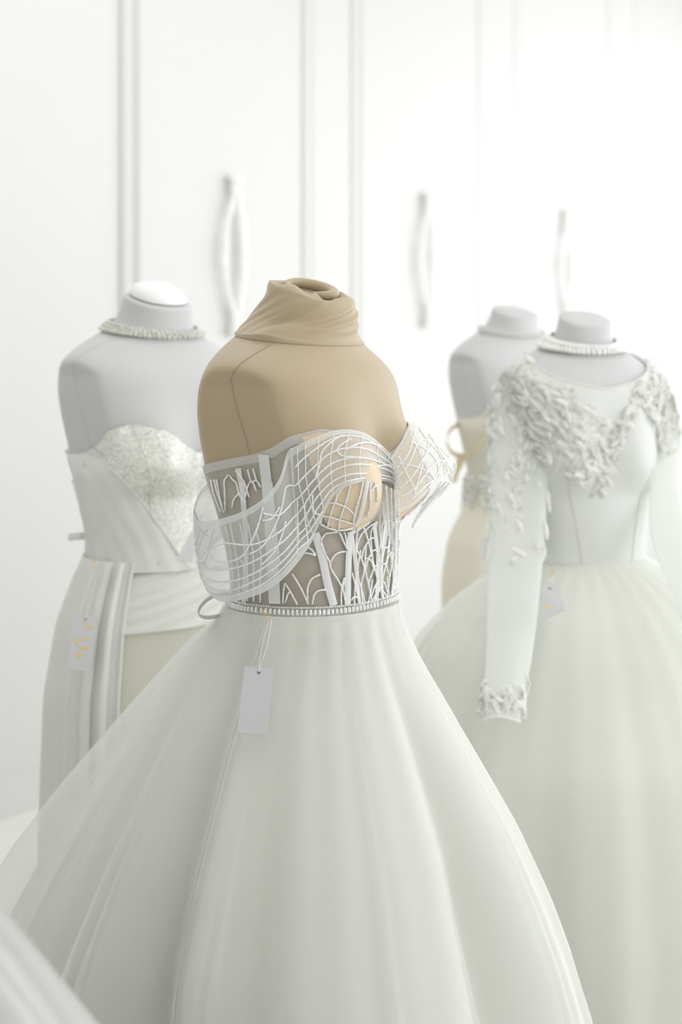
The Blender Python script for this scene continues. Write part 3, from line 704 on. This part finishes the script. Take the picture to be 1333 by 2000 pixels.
# pleats falling from the waist beside the wrap edge
for a0, wd in ((56, 5), (66, 7), (80, 6)):
    Gp = skirt_grid(BL, hip_profile(.014), 12, 40, [], math.radians(a0), math.radians(a0+wd), seed=1)
    cen = Gp.mean(1, keepdims=True); o = cen-BL.loc; o[..., 2] = 0; o /= np.linalg.norm(o, axis=-1, keepdims=True)
    Gp = Gp+o*(.008*np.sin(np.linspace(0, PI, 12)))[None, :, None]*np.linspace(1, .35, len(Gp))[:, None, None]
    grid_obj('pleat', Gp, M['crepe'], wr)
# ruched hip layer on the front
rz = np.linspace(.995, .862, 50); ra = np.radians(np.linspace(-120, 54, 60)); TH, Z = np.meshgrid(ra, rz); h = (.995-Z)
a_, f_, b_ = (np.interp(Z, [.86, .94, .995], v) for v in ([.197, .168, .148], [.157, .140, .127], [.18, .15, .13]))
rip = .0011*np.cos(Z*260+6*np.sin(TH*1.4)+3*TH)*np.clip((h)/.01, 0, 1)
grid_obj('ruched_layer', BL.elliptic(TH, Z-.012*np.sin(TH)**2, a_+rip, f_+rip, b_+rip), M['crepe'], gownL)
# waist roll
tw = np.linspace(0, 2*PI, 90); V, F = tube_geo(BL.elliptic(tw, np.full(90, .992)+.003*np.sin(tw*3), np.full(90, .143), np.full(90, .122), np.full(90, .126), .008), .006, 8, cap=False); mesh_obj('waist_seam', V, F, M['crepe'], gownL)
# bright stitched flap where the panels meet, and the button loop at the back
fp = [at(*q) for q in ((404, 985, 3.21), (345, 1092, 3.17), (374, 1099, 3.155), (412, 1098, 3.16), (430, 1050, 3.18))]
mb = MB(); mb.add(fp, [(0, 1, 2), (0, 2, 3), (0, 3, 4)]); flap = mb.build('flap', M['ribbon'], gownL, smooth=False, solid=.002)
lp = np.array([at(168, 1047, 3.43), at(150, 1047, 3.43), at(134, 1050, 3.43)])
grid_obj('button_loop', np.stack([lp+[0, 0, .007], lp-[0, 0, .007]], 1), M['crepe'], gownL, solid=.003)
for i, (x, y) in enumerate(((133, 882), (138, 895), (146, 941), (150, 953))):
    bm2 = bigbead; place(bm2, 'button', at(x, y, 3.47), (-1, 0, 0), gownL, scale=1.6)
STROKES = [((.50, .04), (.44, .13), .07), ((.52, .22), (.78, .22), .06), ((.70, .22), (.80, .20), .12), ((.44, .42), (.74, .425), .06), ((.58, .38), (.66, .42), .05), ((.20, .44), (.26, .52), .14), ((.26, .52), (.44, .585), .05), ((.46, .59), (.78, .61), .09), ((.34, .74), (.64, .70), .10), ((.40, .77), (.52, .80), .06), ((.66, .80), (.76, .80), .04)]
hang_tag('card tag with vertical gold lettering, pinned on the crepe gown of the domed-cap form', [(144, 1199), (193, 1203), (176, 1312), (130, 1306)], (3.23, 3.20), [(184, 1096), (185, 1110)], strokes=STROKES)

# ------------------------------------------------------------------ right: long-sleeved lace ball gown
XR = at(1141, HY, 3.6)
BR = Body(XR[:2], 18, sxy=.88, z0=.964, sz=1.035, bust=.030, neck=.91)
formR = make_form(BR, 'white dress form wearing the long-sleeved lace gown and the pearl choker', M['white_form'], M['seam_w'], 'dress forms')
sq = bead_mesh('bead', .0042, .003, .0058, M['crystal'], 6)
choker(BR, 'wide pearl and crystal choker on the form in the long-sleeved gown', 1.443, .0065, (-.010, .003), 58, sq, M['bead_w'], .027, jitter=.06)
gownR = thing('wedding_dress', 'long-sleeved ball gown with leafy lace shoulders and full tulle skirt', 'dress', (BR.loc[0], BR.loc[1], 0), 'wedding dresses on forms')
NR = (np.radians([0, 20, 45, 70, 90, 120, 180]), np.array([1.356, 1.368, 1.392, 1.412, 1.418, 1.418, 1.405]))
def ztR(th): a = np.abs((th+PI) % (2*PI)-PI); return np.interp(a, *NR)
th = np.linspace(0, 2*PI, 140, endpoint=False); tz = np.concatenate([np.linspace(0, .8, 40), np.linspace(.81, 1, 30)])[:, None]
Z = 1.01+(ztR(th)[None, :]-1.01)*tz
bR = grid_obj('bodice', BR.W(th[None, :]*np.ones_like(tz), Z, .005+0*Z), M['lace_tulle'], gownR, closed=True)
V, F = tube_geo(BR.W(np.append(th, th[0]), np.append(ztR(th), ztR(th[:1])), np.full(141, .0055)), .0022, 6, cap=False); mesh_obj('neckline_binding', V, F, M['lace'], bR)
for sgn in (1, -1):
    zs_ = np.linspace(1.012, 1.2, 30); P = BR.W(sgn*np.radians(np.interp(zs_, [1.01, 1.2], [24, 36])), zs_, np.full(30, .0054)); V, F = tube_geo(P, .0011, 5); mesh_obj('princess_seam', V, F, M['cream'], bR)
PR = [(.962, .122, .105, .105), (.948, .150, .135, .135), (.925, .195, .180, .180), (.87, .275, .26, .26), (.79, .352, .335, .335), (.60, .465, .45, .45), (.30, .505, .50, .50), (0, .505, .50, .50)]
grid_obj('underskirt', skirt_grid(BR, [(z, a*.95, b*.95, c*.95) for z, a, b, c in PR], 220, 60, [(9, .0, .006, 1.0), (33, .002, .002, 1.0)], ridges=40, seed=43), M['under'], gownR, closed=True)
grid_obj('tulle_layer', skirt_grid(BR, PR, 220, 60, [(9, .0, .006, 1.0), (33, .002, .002, 1.0)], ridges=40, seed=43, jit2=.003), M['tulle'], gownR, closed=True)
def sleeve(px, name='sleeve'):
    """limp empty sleeve: flattened tube through centres (px, py, depth, half width px)"""
    C = np.array([at(x, y, d) for x, y, d, w in px]); W_ = np.array([w*d/FPX for x, y, d, w in px])
    C = catmull(C, 60); W_ = catmull(W_[:, None], 60)[:, 0]; n = 28; G = []
    for i in range(60):
        t = i/59; row = []
        for k in range(n):
            a = 2*PI*k/n; rr = 1+.05*math.sin(3*a+9*t)+.03*math.sin(5*a-14*t)
            row.append(C[i]+np.array([math.cos(a)*W_[i]*rr, math.sin(a)*W_[i]*.48*rr, .006*math.sin(2*a+5*t)]))
        G.append(row)
    return np.array(G)
slL = sleeve([(1030, 725, 3.60, 46), (1018, 790, 3.565, 56), (1014, 870, 3.52, 58), (1013, 960, 3.48, 57), (1012, 1080, 3.42, 54), (1004, 1190, 3.32, 50), (992, 1290, 3.21, 44), (982, 1350, 3.14, 40), (977, 1402, 3.09, 38)])
slR = sleeve([(1262, 735, 3.62, 32), (1284, 800, 3.60, 34), (1296, 880, 3.57, 32), (1300, 960, 3.53, 30), (1318, 1050, 3.44, 42), (1350, 1140, 3.32, 44), (1385, 1240, 3.22, 42), (1405, 1320, 3.17, 40)])
s1 = grid_obj('sleeve', slL, M['sleeve'], gownR, closed=True); s2 = grid_obj('sleeve', slR, M['sleeve'], gownR, closed=True)
for G, p in ((slL, s1), (slR, s2)):
    V, F = tube_geo(np.vstack([G[-1], G[-1][:1]]), .003, 6, cap=False); mesh_obj('cuff_edge', V, F, M['lace'], p)
def leaf_mesh(name, L, Wd, mat):
    V = []; ts = np.linspace(0, 1, 6)
    for t in ts:
        hw = Wd*math.sin(PI*min(1, t*.93+.05))**.8/2; z = .0035*math.sin(PI*t)
        V += [(-hw, -.0008, t*L-L/2), (0, .0012+z, t*L-L/2), (hw, -.0008, t*L-L/2)]
    F = []
    for i in range(5): b = 3*i; F += [(b, b+1, b+4, b+3), (b+1, b+2, b+5, b+4)]
    me = bpy.data.meshes.new(name); me.from_pydata(V, [], F); me.materials.append(mat); me.update(); return me
leaf = leaf_mesh('lace_leaf', .034, .0125, M['lace'])
pearl = bead_mesh('pearl', .0032, .003, .0032, M['bead_w'], 6)
def spray(P, N, parent, dirs, size=1.0, bead_p=.3):
    for p, nrm, d in zip(P, N, dirs):
        place(leaf, 'lace_leaf', p+nrm*.004, nrm+RNG.normal(0, .25, 3), parent, roll=d, scale=size*random.uniform(.7, 1.35))
        if random.random() < bead_p*1.5: place(pearl, 'pearl', p+nrm*.007+RNG.normal(0, .006, 3)*[1, .2, 1], nrm, parent, scale=random.uniform(.8, 1.4))
# lace over both shoulders, sweeping in across the bust
def bodice_spray(n, th_deg, zf, dirf):
    t_ = np.radians(np.array(th_deg)); zz_ = np.array(zf); P = BR.W(t_, zz_, np.full(len(t_), .006)); N = BR.normal(t_, zz_)
    spray(P, N, bR, dirf)
pts = []
while len(pts) < 165:
    a = random.uniform(-88, 95); zt_ = float(ztR(np.radians(np.array([a])))[0])
    # near-side sweep: a diagonal band from the shoulder down towards the middle of the bust
    lo = np.interp(a, [-95, -60, -45, -25, -12, 5, 25, 45, 60, 95], [1.20, 1.21, 1.25, 1.34, 1.30, 1.15, 1.175, 1.215, 1.22, 1.19])
    hi = np.interp(a, [-95, -60, -45, -25, -5, 25, 60, 95], [zt_-.004, zt_-.004, zt_-.01, 1.372, 1.27, 1.36, zt_-.004, zt_-.004])
    if hi <= lo: continue
    z_ = random.uniform(lo, hi)
    if -25 < a < 0 and z_ > 1.24 and random.random() < .7: continue
    pts.append((a, min(z_, zt_-.003), random.gauss(.9 if a > 0 else -.7, .5)))
bodice_spray(len(pts), [p[0] for p in pts], [p[1] for p in pts], [p[2] for p in pts])
def sleeve_spray(G, parent, n, rows_, size=1.0):
    for i in range(n):
        lo, hi = rows_[i % len(rows_)]; r = int(random.uniform(lo, hi)*58); k = random.randrange(28)
        p = G[r, k]; c_ = G[r].mean(0); nrm = p-c_; nrm[2] = 0
        if nrm[1] > .012: continue
        nrm = nrm/np.linalg.norm(nrm)
        place(leaf, 'lace_leaf', p+nrm*.003, nrm+RNG.normal(0, .2, 3), parent, roll=random.gauss(.3, .7), scale=size*random.uniform(.7, 1.25))
        if random.random() < .3: place(pearl, 'pearl', p+nrm*.006, nrm, parent, scale=random.uniform(.8, 1.3))
sleeve_spray(slL, s1, 190, [(0, .18), (.05, .3), (.2, .42), (.3, .55), (.90, 1.0), (.84, 1.0)])
sleeve_spray(slR, s2, 60, [(0, .2), (.1, .3)])
def lace_ground(name, P, N, parent, mat, L=.012, Wd=.005):
    """fine embroidery: hundreds of tiny petals lying on the cloth, joined"""
    mb = MB()
    for p, nr in zip(P, N):
        a = random.uniform(0, PI); up = np.array([0, 0, 1.0]); s_ = np.cross(nr, up); s_ /= np.linalg.norm(s_)+1e-9; u_ = np.cross(s_, nr)
        d = s_*math.cos(a)+u_*math.sin(a); e = np.cross(d, nr); k = random.uniform(.6, 1.4)
        mb.add([p-d*L*k/2, p+e*Wd*k/2+nr*.001, p+d*L*k/2+nr*.0015, p-e*Wd*k/2+nr*.001], [(0, 1, 2, 3)])
    return mb.build(name, mat, parent, smooth=False, kind='stuff')
def ground_pts(n):
    A, Zs = [], []
    while len(A) < n:
        a = random.uniform(-88, 100); zt_ = float(ztR(np.radians(np.array([a])))[0])
        lo = np.interp(a, [-95, -60, -45, -25, -12, 5, 25, 45, 60, 95], [1.20, 1.21, 1.25, 1.33, 1.29, 1.15, 1.175, 1.215, 1.22, 1.19])
        hi = np.interp(a, [-95, -60, -45, -25, -5, 25, 60, 95], [zt_-.004, zt_-.004, zt_-.01, 1.372, 1.28, 1.365, zt_-.004, zt_-.004])
        z_ = random.uniform(lo-.01, hi)
        if hi > lo: A.append(math.radians(a)); Zs.append(min(z_, zt_-.003))
    A = np.array(A); Zs = np.array(Zs); return BR.W(A, Zs, np.full(n, .0072)), BR.normal(A, Zs)
lace_ground('lace_embroidery', *ground_pts(900), bR, M['lace'], .016, .006)
lace_ground('olive_petals', *ground_pts(420), bR, M['olive'], .010, .004)  # olive petals for the darker gaps in the lace
for G, p, n_, hi in ((slL, s1, 700, .50), (slR, s2, 250, .3)):
    for mat_, nm, q in ((M['lace'], 'lace_embroidery', n_), (M['olive'], 'olive_petals', n_//3)):
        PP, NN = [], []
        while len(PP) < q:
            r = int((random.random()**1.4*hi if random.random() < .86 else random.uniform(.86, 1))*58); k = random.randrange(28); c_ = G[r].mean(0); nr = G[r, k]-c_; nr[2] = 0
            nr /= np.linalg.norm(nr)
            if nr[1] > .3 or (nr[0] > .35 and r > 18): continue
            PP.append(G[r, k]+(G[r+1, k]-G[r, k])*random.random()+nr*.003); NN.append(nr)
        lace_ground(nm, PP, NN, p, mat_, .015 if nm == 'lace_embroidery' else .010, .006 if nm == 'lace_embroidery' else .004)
hang_tag('tilted card tag with gold lettering, pinned beside the long hanging sleeve', [(1056, 1150), (1092, 1140), (1105, 1192), (1064, 1212)], (3.27, 3.24), [(1082, 1112), (1078, 1126)],
    strokes=[((.30, .28), (.62, .24), .10), ((.42, .42), (.80, .40), .08), ((.12, .62), (.26, .62), .22), ((.35, .62), (.78, .60), .06), ((.52, .76), (.72, .74), .10)])

# ------------------------------------------------------------------ far form: champagne lace gown
XF = at(1004, HY, 4.5)
BF = Body(XF[:2], 34, sxy=.93, z0=1.005, sz=.985, bust=.045, neck=.98)
formF = make_form(BF, 'white dress form at the back, partly hidden behind the long-sleeved gown', M['white_form'], M['seam_w'], 'dress forms')
tinyb = bead_mesh('bead', .0034, .0028, .0034, M['bead_w'], 6)
choker(BF, 'thin string necklace on the form at the back', 1.440, .005, (0,), 56, tinyb, M['bead_w'], .005, jitter=.15)
gownF = thing('wedding_dress', 'champagne lace fitted gown on the form at the back', 'dress', (BF.loc[0], BF.loc[1], 0), 'wedding dresses on forms')
th = np.linspace(0, 2*PI, 100, endpoint=False); tz = np.linspace(0, 1, 40)[:, None]
zt_ = np.interp(np.abs((th+PI) % (2*PI)-PI), np.radians([0, 35, 90, 180]), [1.21, 1.27, 1.215, 1.19])[None, :]; Z = .99+(zt_-.99)*tz
bF = grid_obj('bodice', BF.W(th[None, :]*np.ones_like(tz), Z, .004+0*Z), M['champagne'], gownF, closed=True)
PF = [(.995, .130, .110, .112), (.96, .145, .118, .124), (.88, .178, .135, .165), (.78, .192, .148, .185), (.60, .19, .15, .185), (.42, .20, .16, .20), (.0, .27, .24, .30)]
skF = grid_obj('skirt', skirt_grid(BF, PF, 120, 50, [(11, .0005, .004, 1.0)], seed=51), M['champagne'], gownF, closed=True)
t_ = np.radians(RNG.uniform(20, 170, 90)); z_ = RNG.uniform(.985, 1.06, 90); spray(BF.W(t_, z_, np.full(90, .005)), BF.normal(t_, z_), bF, RNG.uniform(-2, 2, 90), 1.1, .2)
for i in range(70):
    r = random.randrange(2, 24); k = random.randrange(10, 60)
    Gk = None
rp = catmull(np.array([at(897, 828, 4.46), at(880, 840, 4.45), at(873, 862, 4.43), (at(884, 884, 4.42)), at(905, 889, 4.39), at(930, 876, 4.37), at(948, 856, 4.36)]), 40)
grid_obj('ribbon_loop', np.stack([rp+np.array([0, -.006, .006]), rp+np.array([0, .006, -.006])], 1), M['cream_ribbon'], gownF, solid=.001)
rp = catmull(np.array([at(905, 889, 4.40), at(898, 905, 4.41), at(888, 925, 4.42), at(884, 942, 4.42)]), 20)
grid_obj('ribbon_tail', np.stack([rp+np.array([-.012, 0, 0]), rp+np.array([.012, 0, 0])], 1), M['cream_ribbon'], gownF, solid=.001)
hang_tag('small blank tag on the champagne lace gown at the back', [(943, 1050), (966, 1050), (966, 1092), (943, 1092)], (4.24, 4.23), [(954, 1022), (955, 1034)])

# ------------------------------------------------------------------ foreground: satin gown cut by the frame
XS = at(-652, HY, 1.42)
BS = Body(XS[:2], 40, z0=1.10, sz=1.0)
gownS = thing('satin_gown', 'grey-white satin skirt filling the near bottom corner, strongly out of focus', 'dress', (BS.loc[0], BS.loc[1], 0), None)
PS = [(1.10, .13, .12, .12), (1.06, .165, .155, .155), (1.0, .215, .205, .205), (.9, .295, .285, .285), (.7, .43, .42, .42), (.5, .52, .51, .51), (0, .56, .55, .55)]
grid_obj('skirt', skirt_grid(BS, PS, 200, 50, [(10, .001, .05, 1.0), (17, .002, .02, 1.0)], seed=61), M['satin'], gownS, closed=True)
th = np.linspace(0, 2*PI, 80, endpoint=False); Z = np.linspace(1.016, 1.24, 30)[:, None]*np.ones((1, 80))
grid_obj('bodice', BS.W(th[None, :]*np.ones((30, 1)), Z, .004+0*Z), M['satin'], gownS, closed=True)
